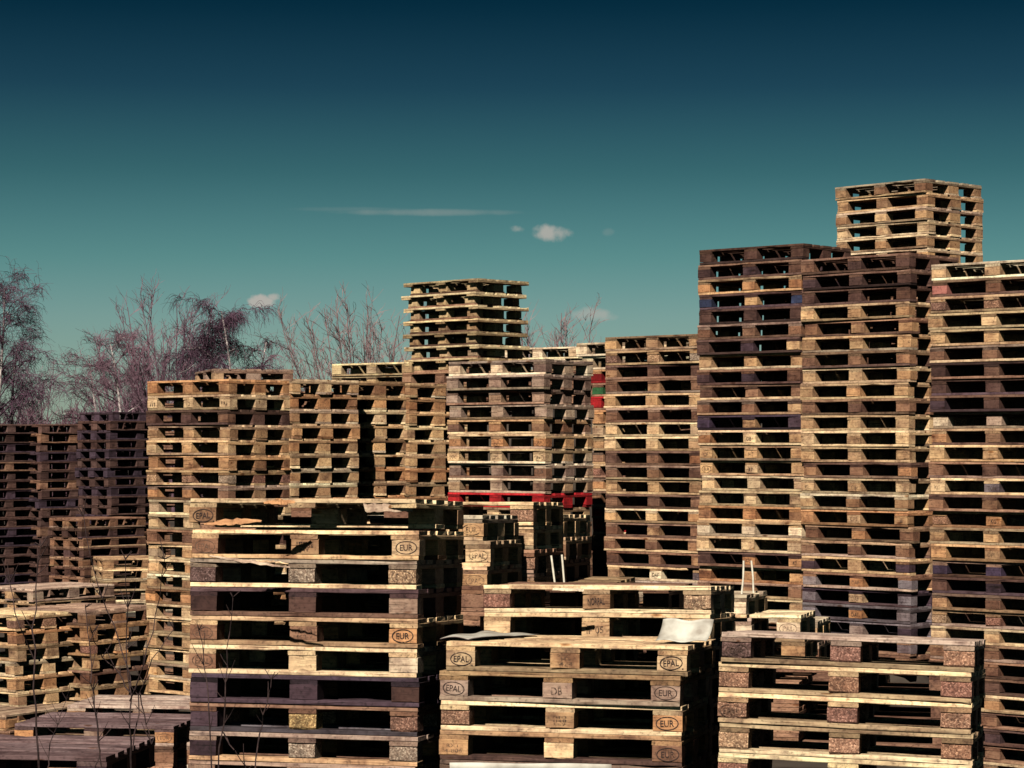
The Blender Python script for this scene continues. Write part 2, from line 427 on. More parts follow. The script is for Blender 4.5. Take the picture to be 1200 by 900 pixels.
stack('the stack directly behind the white sheets', 'pallets in the stack behind the white sheets', 832, 687, 229, 14, 'ffgbdd', 1.25, 5, lean=3.0, roll=.3, specs=f2b, wob=.006)
cc = lambda a, b, c, m=None: dict(chip=True, chiptone='c', deck='f', run='f') | {0: ('c' + a, m), 1: ('c' + b,), 2: ('c' + c,)}
stack('the tilted front stack with chipboard blocks', 'pallets in the chipboard-blocked front stack', 1142, 752, 250, 15, 'gfffft', 1.25, 5, roll=2.0, lean=3.2,
      specs={0: cc('d', 'c', 'o', U) | dict(deck='g'), 1: cc('o', 'o', 'c'), 2: cc('o', 'c', 'o', E), 3: cc('t', 'o', 'o'), 4: cc('c', 'o', 'c')}, wob=.006)
# ---- small stacks between the front row and the walls
stack('the oval-stamped stack before the red pallet', 'pallets in the oval-stamped stack', 568, 604, 207, 14, 'fttgbbb', 1.25, 5, lean=1.6,
      specs={0: dict(deck='w') | {2: ('t', U)}, 1: {2: ('f', E), 'dx': .02}, 2: {2: ('t', E), 'dx': .015}, 3: {2: ('g',)}}, wob=.008)
stack('the dark-ended stack abutting the red pallet', 'pallets in the dark-ended stack', 625, 588, 194, 14, 'tfbbd', 1.25, 5, lean=1.6,
      specs={0: dict(deck='f') | {2: ('co',)}, 1: {2: ('f',)}, 2: {2: ('co',)}}, wob=.008)
stack('the dark stack between red pallet and rods', 'pallets in the dark stack by the rods', 661, 603, 184, 14, 'fbddb', 1.25, 3, lean=1.6)
stack('the low stack behind the pale-decked pallet', 'pallets in the low stack below the striped end', 713, 684, 185, 14, 'tbdb', 1.25, 1)
stack('the small stack with two rods standing on', 'pallets in the rod-topped stack', 876, 697, 190, 14, 'fgdb', 1.25, 3, lean=1.6, specs={0: {2: ('w',)}, 1: {2: ('w',)}})
stack('the low stack peeking over chipboard-blocked pallets', 'pallets peeking over the chipboard-blocked stack', 938, 721, 190, 14, 'ftdb', 1.25, 2, lean=1.6,
      specs={0: dict(deck='f', run='f') | {2: ('w', ('PAL', True))}})
stack('the low stack hugging the tallest wall', 'pallets at the foot of the tallest wall', 957, 728, 174, 14, 'tbdb', 1.25, 2, lean=1.6)
# ---- tall walls
daf = {k: {0: ('u',), 1: ('f' if k in (21, 25) else 'o', ('DAF', False)), 2: ('u',)} for k in (20, 21, 22, 24, 25)}
stack('the tall stack with sky-lit top gaps', 'pallets in the sky-gapped tall stack', 940, 285, 126, 41, 'ddoddbdtdbbptttffotfdobftb', 1.05, 24,
      specs={3: {0: ('n',), 1: ('t',), 2: ('n',)}, 6: {1: ('p',), 2: ('t',)}, 8: {1: ('p',)}, 11: {0: ('v',), 1: ('t',), 2: ('p',)},
             12: {1: ('f', ('DB', False, True)), 0: ('o',)}, 13: {0: ('t', ('CE', False)), 1: ('t', ('HT', False, True))}, 14: {0: ('t', ('EUR', True)), 1: ('f', ('37', False))},
             20: {1: ('o', ('OJ', False, True)), 2: ('o', ('42', False, True))}, 18: {0: ('w',), 1: ('w',), 2: ('w',)}})
stack('the tall stack below the high tan pile', 'pallets in the tall stack below the high pile', 1066, 296, 131, 44, 'dddtbtbttbfftbftobbfbpuubpub', .95, 25,
      specs=daf | {16: {1: ('f', ('CP2', False)), 2: ('t', ('1', False))}, 19: {0: ('p',), 2: ('p',)}, 23: {0: ('n',), 2: ('p',)}, 14: {0: ('f', ('EL', False)), 1: ('t', ('DB', False, True))}})
stack('the tall stack cut by the frame edge', 'pallets in the tall stack at the frame edge', 1236, 302, 138, 40, 'fbbftbdddgbtbfbotobpbbfbbdobdbtbb', .0, 31,
      specs={1: {0: ('k',)}, 18: {0: ('v',), 1: ('v',)}, 13: {0: ('f', ('KG', False, True)), 1: ('u', ('TON', False))}, 15: {1: ('o', ('KG', False, True))}, 17: {1: ('t', ('DPL', False))},
             6: {0: ('d',)}, 9: {0: ('w',), 1: ('g',)}, 30: {0: ('u',)}, 31: {0: ('o',)}})
stack('the mid-height stack with pale upper edge', 'pallets in the mid-height stack', 822, 391, 119, 40, 'ttbbtbffbbtbtbbbtgt', 1.45, 18,
      specs={16: {1: ('w', ('DAF', False)), 2: ('u',)}})
# the sliver of a stack with coloured blocks
stack('the gap stack with red and green blocks', 'pallets in the coloured-block stack', 800, 398, 112.5, 40, 'wwreroftbbtbrrt', 1.9, 15,
      specs={0: {'dx': -.17}, 1: {'dx': -.14}, 2: {'deck': 'o'}, 3: {'deck': 'b', 'run': 'b'}, 4: {'run': 'b'}, 12: {'deck': 'f', 'run': 'b'}})
# ---- middle wall
stack('the stack standing over the red pallet', 'pallets above and below the red pallet', 638, 421, 121, 37, 'wgggbtfggrtobbt', 1.5, 11,
      specs={0: dict(deck='g', run='w') | {0: ('w',), 1: ('w',), 2: ('g',)}, 5: {0: ('o', ('CE', False, True)), 1: ('o', ('EUR', True)), 2: ('o', ('EUR', True))},
             6: dict(deck='f', run='w') | {0: ('f', ('IPPC', False, True)), 1: ('f', ('W56|26 5', False)), 2: ('f', ('EPAL', True))},
             7: {0: ('g',), 1: ('g',), 2: ('b', ('EUR', False))}, 9: dict(dx=.01, deck='r', run='r', label='bright red painted pallet under the grey stack of the middle wall')})
Bst = stack('the bright corner stack of the middle wall', 'pallets in the bright corner stack', 268, 444, 124, 42, 'ofdttotbffbfftofttftttff', .55, 22, wob=.008,
      specs={1: {0: ('f', ('III', False)), 1: ('f', ('12', False)), 2: ('f', ('III', False))}, 9: {2: ('f', ('FF', False))}, 14: {0: ('o', ('X', False)), 2: ('o', ('G', False, True))}})
stack('the orange stack beside the bright corner stack', 'pallets in the orange stack', 342, 444, 121, 50, 'tototftfo', 2.1, 9, wob=.009)
stack('the orange stack under the mossy pallets', 'pallets in the orange stack under mossy pallets', 409, 446, 117, 50, 'otfttfoto', 2.1, 9, wob=.009)
stack('the half-hidden stack beside the grey stack', 'pallets in the half-hidden orange stack', 479, 449, 115, 50, 'totfttoto', 2.1, 9, wob=.009)
def filler(cx, cy, S, th, base, tone='d', **kw):
    stack('', None, cx, cy, S, th, tone, base, 0, stuff=True, **kw)
# one turned pallet lying on the corner stack
stack('turned askew across the bright corner stack', None, 250, 432, 118.5, 74, 'g', None, 1, wob=0)
GROUND.pop()
# ---- behind: they stand on the bank
stack('the mossy pile seen over the orange stacks', 'mossy pallets over the orange stacks', 482, 424, 104, 38, 'mmgd', 3.35, 2, specs={0: {'deck': 'm'}})
stack('the high mossy pile against the sky', 'pallets in the high mossy pile', 559, 326, 107, 45, 'mmmmmmmgg', 3.35, 7,
      specs={i: dict(deck='m', run='b', wing=.87, dx=random.Random(i).uniform(-.012, .012)) for i in range(9)}, wob=.008)
stack('the low new pile beside the coloured blocks', 'new pallets beside the coloured blocks', 677, 406, 97, 36, 'wfd', 3.5, 2)
stack('the high tan pile against the sky', 'pallets in the high tan pile', 1086, 209, 112, 46, 'tttfttbbb', 4.1, 6, sy=1.25,
      specs={i: dict(chip=False) for i in range(9)}, wob=.007)
# ---- dark stacks by the trees
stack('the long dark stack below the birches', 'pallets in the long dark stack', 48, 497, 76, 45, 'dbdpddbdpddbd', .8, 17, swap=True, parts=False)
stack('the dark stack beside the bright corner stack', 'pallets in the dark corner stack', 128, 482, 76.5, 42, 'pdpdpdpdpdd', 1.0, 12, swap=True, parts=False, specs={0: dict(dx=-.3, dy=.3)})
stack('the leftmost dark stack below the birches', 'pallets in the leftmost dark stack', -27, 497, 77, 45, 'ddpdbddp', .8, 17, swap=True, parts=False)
stack('the short dark stack among the dark stacks', 'pallets in the short dark stack', 96, 608, 79, 42, 'bdbdbd', .8, 6, swap=True)
stack('the short tan stack behind the tilted stacks', 'pallets in the short tan stack', 121, 655, 88, 70, 'tftffb', .8, 5, swap=True)
stack('the grey-topped stack with pale deck', 'pallets in the grey-topped stack', 40, 690, 106, 38, 'gbtb', 1.0, 2, swap=True, specs={0: {'deck': 'g'}})
stack('the leaning tan stack behind the weeds', 'pallets in the leaning tan stack', 17, 722, 124, 43, 'totfotto', .35, 8, roll=-1.8)
stack('the brown stack behind the forked weed', 'pallets in the brown stack', 104, 716, 122.5, 43, 'bootbtob', .6, 6, roll=-1.8)
stack('the low stack at the frame corner', 'pallets in the low stack at the frame corner', 10, 838, 128, 30, 'tftb', .3, 1, swap=True)
stack('the flat grey-decked stack behind another', 'pallets in the far flat stack', 254, 829, 152, 8, 'gb', .3, 1, specs={0: {'deck': 'g'}})
stack('the flat weathered stack before the tan stacks', 'pallets in the flat weathered stack', 204, 851, 162, 8, 'gbb', .3, 3, specs={0: {'deck': 'q', 2: ('o', U), 0: ('o',)}})
stack('the nearest flat stack among the weeds', 'pallets in the nearest flat stack', 122, 887, 250, 8, 'pdb', 1.25, 1, specs={0: {'deck': 'q'}})
stack('the stamped low stack beside the weeds', 'pallets in the low stamped stack', 458, 878, 219, 14, 'gb', 1.25, 2, specs={0: {'deck': 'g', 0: ('b', E)}})

# deeper rows of pallets, nearly all hidden by the ones in front: one mass
filler(478.6, 589, 220.5, 15, 1.25, 'b', lean=1.2)
filler(786, 689, 213, 14, 1.25, 'd', lean=1.2)
filler(330, 458, 112, 50, .9); filler(395, 462, 111, 50, .9); filler(470, 468, 109, 50, .9)
filler(262, 457, 116.5, 44, .55, 'f')
filler(1010, 345, 118, 44, 1.0); filler(905, 420, 120, 44, 1.0); filler(1135, 345, 121, 44, .6, 'b'); filler(1240, 440, 128, 42, .2, 'b')
filler(1030, 797, 190, 14, 1.25, 'd', lean=1.5); filler(935, 800, 206, 14, 1.25, 'b', lean=1.5); filler(1118, 788, 208, 20, 1.25, 'd', lean=1.5)
pm = MB(); rq = random.Random(9)
for M, tone in STUFF:
    me = rq.choice(WHOLE); k = {'f': .5, 't': .3}.get(tone, 0) + rq.random() * .3
    pm.v += [tuple(M @ v.co) for v in me.vertices]; o0 = len(pm.v) - len(me.vertices)
    tn = me.attributes['tone'].data
    for p in me.polygons:
        pm.f.append(tuple(i + o0 for i in p.vertices)); pm.tone.append(tn[p.index].value * .3 + k); pm.mi.append(p.material_index)
po = link('deeper_pallets', pm.mesh('deeper_pallets', [M_WX, M_WY]), None, (0, 0, 0), TINT['b'])
tag(po, 'mass of further pallets deep between and below the visible stacks', 'pallets', None, 'stuff')

# ------------------------------------------------------------------ ground: one sheet from the near terrace to the horizon
ANCH = [(x, y, -.1) for x in (3.55, 4.6, 6) for y in (14.2, 15.5, 17, 18.5)] + [(x, y, 0) for x in (-3.2, -2.6) for y in (14.4, 16)] + \
       [(x, y, 1.2) for x in (-4, -2, 0, 2, 4) for y in (0, 4, 8, 10)] + [(x, 40, 1.0) for x in (-20, -12, -6)] + [(x, 60, 1.2) for x in (-30, -15, 0, 15, 30)] + \
       [(x, 28, 3.3) for x in (-.5, 1, 2.5, 4)] + [(-8, 24, .6), (-7, 20, .2), (-5, 18, .1), (8, 22, .1), (9, 28, .6), (-4.6, 26, .8), (-4.2, 30, .9), (-6, 30, .9)]
PTS = GROUND + ANCH
def hground(x, y):
    sw = sh = 0
    for a, b, z in PTS:
        d2 = (x - a) ** 2 + (y - b) ** 2
        w = 1 / (d2 * d2 * d2 + 1e-4); sw += w; sh += w * z
    return sh / sw - .012
def axis_vals(lo, hi, step, far):
    v = []; x = lo
    while x <= hi: v.append(x); x += step
    s = step; a = lo; b = hi
    left = []; right = []
    while a > -far: s *= 1.35; a -= s; left.append(a)
    s = step
    while b < far: s *= 1.35; b += s; right.append(b)
    return left[::-1] + v + right
gx, gy = axis_vals(-9, 9, .22, 900), axis_vals(2, 40, .25, 1500)
mb = MB()
rg = random.Random(5)
V = [(x, y, (hground(x, y) + (rg.uniform(-.01, .0))) if abs(x) < 40 and 0 < y < 80 else 1.1) for y in gy for x in gx]
nx = len(gx)
mb.add(V, [(j * nx + i, j * nx + i + 1, (j + 1) * nx + i + 1, (j + 1) * nx + i) for j in range(len(gy) - 1) for i in range(nx - 1)])
mb.sm = True
tag(link('ground', mb.mesh('ground', [M_SOIL])), kind='structure')

# ------------------------------------------------------------------ loose boards, sheets, rods
def loose(name, a, b, W, T, tone, label, seed=0, splinter=0.0, mat=None, yawn=0.0, cat='board'):
    """a broken board from point a to point b"""
    rnd = random.Random(seed); a, b = Vector(a), Vector(b); L = (b - a).length
    m = MB(); segs = 14
    V = []; Fc = []
    for i in range(segs + 1):
        t = i / segs; x = (t - .5) * L
        e = 1.0
        if splinter: e = min(1, (.25 + .75 * min(1, t / splinter)) if t < splinter else 1, .3 + .7 * min(1, (1 - t) / splinter))
        e *= rnd.uniform(.86, 1.05)
        s = rnd.uniform(-.004, .004)
        for y, z in ((-1, -1), (1, -1), (1, 1), (-1, 1)):
            V.append((x + rnd.uniform(-.006, .006), y * W / 2 * e + s, z * T / 2 * (e if splinter else 1) + rnd.uniform(-.002, .002)))
    for i in range(segs):
        for j in range(4): Fc.append((i * 4 + j, i * 4 + 4 + j, i * 4 + 4 + (j + 1) % 4, i * 4 + (j + 1) % 4))
    Fc += [(0, 1, 2, 3), tuple(segs * 4 + k for k in (3, 2, 1, 0))]
    m.add(V, Fc, rnd.random())
    o = link(name, m.mesh(name, [mat or M_WX]), None, (a + b) / 2, TINT[tone])
    d = (b - a).normalized()
    o.rotation_euler = (yawn, -math.asin(d.z), math.atan2(d.y, d.x))
    return tag(o, label, cat)
s = 239
loose('broken_board', pt(240, 614.5, s + 4), pt(306, 610, s + 4), .03, .02, 'o', 'orange splintered board jutting out beneath the broken pallet', 3, .35, yawn=R(70))
loose('broken_board', pt(310, 588.5, s + 2), pt(345, 588, s + 1), .035, .018, 'o', 'short torn board stub under the broken top deck', 4, .5, yawn=R(75))
loose('broken_board', pt(427, 595, s - 2), pt(483, 595.5, s - 2), .04, .022, 'w', 'short pale plank hanging inside the broken pallet', 5, yawn=R(85))
loose('broken_board', pt(246, 652, s + 4), pt(340, 665.5, s + 7), .022, .012, 'w', 'long white splinter hanging diagonally off the front stack', 6, .6, yawn=R(60))
loose('broken_board', pt(290, 656, s + 4), pt(338, 660, s + 6), .012, .01, 'f', 'thin pale splinter just above the long white splinter', 7, .6, yawn=R(60))
loose('loose_plank', pt(648, 690.5, 231), pt(684, 691.5, 231), .016, .012, 'w', 'narrow white plank tucked under a deck edge', 8)

def sheet(name, fn, nu, nv, thick, mats, label, cat):
    m = MB(); P = [[Vector(fn(u / nu, v / nv)) for u in range(nu + 1)] for v in range(nv + 1)]
    def nrm(u, v):
        a = P[v][min(u + 1, nu)] - P[v][max(u - 1, 0)]; b = P[min(v + 1, nv)][u] - P[max(v - 1, 0)][u]
        return a.cross(b).normalized()
    top = [P[v][u] + nrm(u, v) * thick for v in range(nv + 1) for u in range(nu + 1)]
    bot = [P[v][u] for v in range(nv + 1) for u in range(nu + 1)]
    w = nu + 1; q = [(v * w + u, v * w + u + 1, (v + 1) * w + u + 1, (v + 1) * w + u) for v in range(nv) for u in range(nu)]
    m.add(top, q, 0, 0); m.add(bot, [tuple(reversed(f)) for f in q], 0, 1)
    k = len(top); rim = [u for u in range(nu)] ; ring = [u for u in range(nu + 1)] + [v * w + nu for v in range(1, nv + 1)] + [nv * w + u for u in range(nu - 1, -1, -1)] + [v * w for v in range(nv - 1, 0, -1)]
    m.f += [(ring[(i + 1) % len(ring)], ring[i], ring[i] + k, ring[(i + 1) % len(ring)] + k) for i in range(len(ring))]
    m.tone += [0] * len(ring); m.mi += [1] * len(ring)
    m.sm = True
    return tag(link(name, m.mesh(name, mats)), label, cat)
rs = random.Random(2)
# deck of the low front stack: corner at (800,757); axes along and into it
c0 = pt(802, 757, 245); ex = Vector((math.cos(R(14)), -math.sin(R(14)), 0)); ey = Vector((math.sin(R(14)), math.cos(R(14)), 0)); ez = Vector((0, 0, 1))
def sh1(u, v):
    x = -1.23 + u * (.19 + .12 * v); y = .06 + v * .62
    z = .005 + .012 * abs(math.sin(u * 4.2 + v * 3.6)) * (1 - .5 * v) + .012 * math.sin(u * 11 + v * 7) * v * .5 + .008 * v - .006 * u * v
    return c0 + ex * (x + .05 * v) + ey * y + ez * (z - y * math.tan(R(1.9)) - (x + .6) * 0)
sheet('plastic_sheet', sh1, 16, 14, .004, [M_FILM, M_CARD], 'crumpled white sheet lying flat on the low front stack', 'sheet')
def sh2(u, v):
    x = -.17 + u * .25 + .02 * v; t = v * 1.2
    y = .16 + .10 * math.sin(t * 1.3) ; z = .008 + .10 * v ** 1.5 + .006 * math.sin(u * 9)
    return c0 + ex * (x) + ey * (y + .25 * (1 - v) * 0) + ez * z
sheet('plastic_sheet', sh2, 12, 12, .004, [M_FILM, M_FILM], 'curled white sheet standing up at the low stack corner', 'sheet')
def sh3(u, v):
    p = pt(528 + u * 190, 893 + 1.5 * u, 247); return p + ey * (-.03 + .02 * math.sin(u * 11)) * (1 - v) * .6 + ez * (-v * .10)
sheet('plastic_sheet', lambda u, v: sh3(u, 1 - v), 20, 4, .004, [M_FILM, M_FILM], 'white strip of sheet hanging low on the front stack', 'sheet')
def rod(a, b, label, r=.006):
    m = MB(); a, b = Vector(a), Vector(b)
    tube(m, [a, a.lerp(b, .5) + Vector((.004, 0, 0)), b], r, r, 8); m.sm = False
    o = link('thin_rod', None if False else m.mesh('thin_rod', [M_ROD])); tag(o, label, 'rod', 'pale rods standing among the stacks'); return o
def to_ground(p, lean): return Vector((p.x - lean, p.y, hground(p.x, p.y) + .0))
p = pt(646, 651, 196); q = pt(650, 684, 196)
k = (p.z - 1.28) / (p.z - q.z); rod(p + (q - p) * k, p, 'pale rod slightly leaning behind the sheet-topped stack, farther from the towers')
p = pt(658.5, 650, 195); q = pt(661, 684, 195)
rod(p + (q - p) * k, p, 'pale rod upright behind the sheet-topped stack, nearer the towers')
rod(pt(869, 698, 188), pt(871.5, 657, 188), 'pale rod standing on the front edge of a small stack')
rod(pt(883, 697.5, 184), pt(880.5, 657, 184), 'pale rod standing farther in on the small stack')

# ------------------------------------------------------------------ dry weeds on the terrace
def weed(S, lines, label, seed=0, r=.0045):
    rnd = random.Random(seed); st = MB(); br = MB(); root = None
    for i, ln in enumerate(lines):
        pts = [pt(x, y, S + rnd.uniform(-4, 4) * (k > 0)) for k, (x, y) in enumerate(ln)]
        fine = []
        for k in range(len(pts) - 1):
            for t in (0, .33, .66):
                q = pts[k].lerp(pts[k + 1], t); fine.append(q + Vector((rnd.uniform(-.006, .006), rnd.uniform(-.02, .02), 0)) * (1 if i or k or t else 0))
        fine.append(pts[-1])
        if i == 0:
            b = fine[0]; gz = hground(b.x, b.y)
            if b.z > gz: fine.insert(0, Vector((b.x, b.y, gz - .02)))
            base = fine[0].copy()
        tube(st if i == 0 else br, [f - base for f in fine], r * .8 if i == 0 else r * .55, r * .28, 5)
        for _ in range(7 if i == 0 else 3):
            a0 = fine[rnd.randrange(len(fine) // 3, len(fine))] - base
            k0 = Vector((rnd.uniform(-.05, .05), rnd.uniform(-.04, .04), rnd.uniform(.03, .09)))
            tube(br, [a0, a0 + k0 * .6 + Vector((0, 0, -.004)), a0 + k0], r * .35, r * .2, 4)
        if rnd.random() < .9:
            e = fine[-1] - base
            for _ in range(3):
                tube(br, [e, e + Vector((rnd.uniform(-.03, .03), rnd.uniform(-.03, .03), rnd.uniform(.01, .05)))], r * .5, r * .3, 4)
    root = link('dry_weed', st.mesh('stem', [M_STEM]), None, base)
    if br.v: link('side_shoots', br.mesh('side_shoots', [M_STEM]), root)
    return tag(root, label, 'weed', 'dry weeds in the foreground')
weed(300, [[(46, 905), (42, 830), (39, 760), (43, 690), (48, 640)], [(39, 772), (24, 735), (11, 682)]], 'tallest dry stalk crossing the leaning tan stack', 1, .0058)
weed(292, [[(154, 905), (153, 850), (151, 800), (149, 740), (147, 655)], [(152, 822), (168, 780), (183, 720), (193, 655)], [(152, 812), (140, 790), (120, 770), (108, 742)],
           [(153, 805), (144, 765), (126, 715), (112, 672), (98, 605)], [(157, 880), (164, 815), (180, 772), (204, 737)], [(163, 812), (172, 850), (178, 872)]], 'many-forked dry stalk before the brown stack', 2, .0055)
weed(296, [[(112, 905), (116, 880), (112, 840), (108, 800), (103, 752), (100, 712)], [(121, 905), (113, 850), (109, 810)]], 'twin dry stalks rising over the flat stacks', 3, .005)
weed(288, [[(54, 905), (58, 880), (66, 850), (78, 820)]], 'short slanting dry stalk low over the flat stack', 4, .004)
weed(310, [[(256, 905), (263, 820), (268, 760), (273, 700)]], 'pale upright dry stalk before the stamped front stack', 5, .0042)
weed(306, [[(248, 905), (245, 830), (240, 780), (233, 738)], [(262, 858), (275, 880), (288, 905)]], 'dark bent dry stalk before the stamped front stack', 6, .0045)
weed(312, [[(299, 905), (306, 860), (312, 825), (318, 796)]], 'short knobbed dry stalk leaning before the front stack', 7, .0042)

# ------------------------------------------------------------------ bare trees beyond the yard
def strand(mb, rnd, p, d, L, segs, droop, r, curl=.25):
    pts = [p]; d = d.normalized()
    for i in range(segs):
        d = (d + Vector((rnd.gauss(0, curl), rnd.gauss(0, curl), rnd.gauss(0, curl * .6) - droop))).normalized()
        pts.append(pts[-1] + d * (L / segs))
    tube(mb, pts, r, r * .45, 3, cap=False)
    return pts
def upright(base, stems, seed, label, mats, group, name='bare_tree', H=5, spread=.5, twigs=22, r=.035):
    rnd = random.Random(seed); tr = MB(); cr = MB()
    for k in range(stems):
        a = rnd.uniform(0, 2 * math.pi); sp = spread * rnd.random() ** .7
        top = Vector((math.cos(a) * sp * H, math.sin(a) * sp * H * .6, H * rnd.uniform(.62, 1)))
        pts = []
        for i in range(9):
            t = i / 8
            pts.append(Vector((top.x * t ** .8, top.y * t ** .8, top.z * t)) + Vector((rnd.gauss(0, .03), rnd.gauss(0, .03), 0)) * H * .14 * t)
        tube(tr, pts, r, .008, 4)
        for j in range(twigs):
            t = rnd.uniform(.25, .98); f = t * 8; i = min(7, int(f)); p0 = pts[i].lerp(pts[i + 1], f - i)
            ax = (pts[i + 1] - pts[i]).normalized(); an = rnd.uniform(0, 6.28)
            d = ax * 1.0 + Vector((math.cos(an), math.sin(an), 0)) * rnd.uniform(.35, .8)
            q = strand(cr, rnd, p0, d, H * rnd.uniform(.09, .26) * (1.15 - t * .6), 5, -.05, .009)
            for _ in range(4):
                w = q[rnd.randrange(1, 5)]; an = rnd.uniform(0, 6.28)
                strand(cr, rnd, w, (q[-1] - q[0]).normalized() + Vector((math.cos(an), math.sin(an), .1)) * .6, H * rnd.uniform(.03, .08), 3, -.03, .0065)
    root = link(name, None, None, base)
    link('trunk', tr.mesh('trunk', [mats[0]]), root); link('crown', cr.mesh('crown', [mats[1]]), root)
    return tag(root, label, 'tree', group)
def weeping(base, H, seed, label, group, lean=.0, limbs=16, strands=70, W=1.0, droop=.3, mats=None, lo=.35, up=.5):
    """birch: pale trunk, limbs that climb and arch over, veils of fine twigs"""
    rnd = random.Random(seed); tr = MB(); cr = MB(); mats = mats or (M_BIRCH, M_TWIG)
    tp = []
    for i in range(13):
        t = i / 12; tp.append(Vector((lean * H * t * t + .05 * math.sin(t * 6 + seed) * H * .15, .05 * math.sin(t * 5), H * t * .93)))
    tube(tr, tp, .085, .012, 6)
    def veil(p, d, L, dr, n):
        for _ in range(n):
            q = strand(cr, rnd, p + Vector((rnd.gauss(0, .05), rnd.gauss(0, .05), rnd.gauss(0, .05))), d + Vector((rnd.gauss(0, .45), rnd.gauss(0, .45), rnd.gauss(0, .35))), L * rnd.uniform(.4, 1.2), 7, dr * rnd.uniform(.3, 1.7), .0058, .30)
            if rnd.random() < .7:
                w = q[rnd.randrange(2, 6)]; strand(cr, rnd, w, Vector((rnd.gauss(0, 1), rnd.gauss(0, 1), rnd.gauss(0, .5))), L * rnd.uniform(.2, .5), 4, dr, .005, .35)
    for k in range(limbs):
        t = lo + (1 - lo) * (k + rnd.random()) / limbs; f = min(11.99, t * 12); i = int(f); p0 = tp[i].lerp(tp[i + 1], f - i)
        an = rnd.uniform(0, 6.28); reach = W * H * rnd.uniform(.10, .34) * (1.3 - t * .8); rise = H * rnd.uniform(.08, .24) * (1.25 - t)
        pts = []
        for j in range(10):
            s = j / 9
            pts.append(p0 + Vector((math.cos(an) * reach * s, math.sin(an) * reach * s, rise * math.sin(s * rnd.uniform(1.7, 2.3)))) + Vector((rnd.gauss(0, .012), rnd.gauss(0, .012), rnd.gauss(0, .012))) * H * s)
        tube(tr if rnd.random() < .12 else cr, pts, .022 * (1.35 - t), .006, 4)
        for j in range(strands // 5):
            s = rnd.uniform(.15, 1) ** .8 * 9; i2 = min(8, int(s)); p1 = pts[i2].lerp(pts[i2 + 1], s - i2)
            ax = (pts[i2 + 1] - pts[i2]).normalized()
            veil(p1, ax * .7 + Vector((0, 0, up)), H * rnd.uniform(.05, .13), droop, 3)
    root = link('birch_tree', None, None, base)
    link('trunk', tr.mesh('trunk', [mats[0]]), root); link('crown', cr.mesh('crown', [mats[1]]), root)
    return tag(root, label, 'tree', group)
def at(px, D, topy):
    S = F / D; b = Vector(((px - 600) / S, D, 1.0)); return b, EYE + (HZ - topy) / S - 1.0
GT = 'bare trees beyond the yard'
b, h = at(-4, 62, 316); weeping(b, h, 3, 'tall purple birch cut by the frame edge', GT, .03, 40, 100, 1.15, .22, mats=(M_BIRCH, M_TWIG_D), lo=.2, up=.3)
b, h = at(12, 64, 385); weeping(b, h, 13, 'drooping birch just in front of the tall purple birch', GT, .04, 22, 76, .9, .25, mats=(M_BIRCH, M_TWIG_D), up=.3)
b, h = at(150, 66, 384); weeping(b, h, 21, 'rounded reddish birch with one white trunk', GT, -.10, 34, 90, 1.5, .10, lo=.25, up=.7)
b, h = at(116, 70, 402); weeping(b, h, 24, 'low drooping birch at the open sky gap', GT, -.05, 24, 84, 1.0, .2, lo=.25)
b, h = at(160, 69, 392); upright(b, 26, 27, 'pale pointed thicket of shoots within the reddish birch', (M_TWIG, M_TWIG), GT, H=h, spread=.42, twigs=26)
b, h = at(206, 64, 343); upright(b, 24, 31, 'fan-shaped bare tree between the two birches', (M_TWIG, M_TWIG), GT, H=h, spread=.30, twigs=26)
b, h = at(285, 60, 346); weeping(b, h, 8, 'weeping birch with white trunks over the corner stack', GT, -.10, 36, 110, 1.2, .42, mats=(M_BIRCH, M_TWIG_D), lo=.5, up=.3)
b, h = at(288, 61, 385); weeping(b, h, 9, 'smaller weeping birch tangled beside the white-trunked one', GT, .10, 20, 60, 1.2, .34, lo=.5, up=.3)
b, h = at(430, 58, 350); upright(b, 40, 41, 'wide fan of bare shoots beside the mossy pile', (M_TWIG2, M_TWIG2), GT, H=h, spread=.43, twigs=20, r=.026)
b, h = at(655, 58, 346); upright(b, 12, 52, 'thin cluster of bare shoots over the new pallets', (M_TWIG2, M_TWIG2), GT, H=h, spread=.24, twigs=22, r=.024)
b, h = at(40, 74, 426); upright(b, 11, 61, 'small pointed bare tree against the sky gap', (M_TWIG, M_TWIG), GT, H=h, spread=.14, twigs=30, r=.026)
# the far thicket, too tangled to count
rb = random.Random(77); mb = MB()
for k in range(5200):
    x = rb.uniform(-19, -3); y = rb.uniform(74, 84); S = F / y
    px = 600 + x * S
    topy = 478 - 30 * math.exp(-((px - 140) / 70) ** 2) - 14 * math.exp(-((px - 5) / 30) ** 2) + 8 * math.sin(px * .13)
    h = (EYE + (HZ - topy) / S - 1.0)
    z0 = 1.0 + rb.uniform(0, .75) * h
    strand(mb, rb, Vector((x, y, z0)), Vector((rb.gauss(0, .45), rb.gauss(0, .3), 1)), h * rb.uniform(.12, .28), 4, -.02, .016, .2)
tag(link('thicket', mb.mesh('thicket', [M_BRUSH])), 'tangled purple-brown bare thicket below the birches', 'thicket', None, 'stuff')

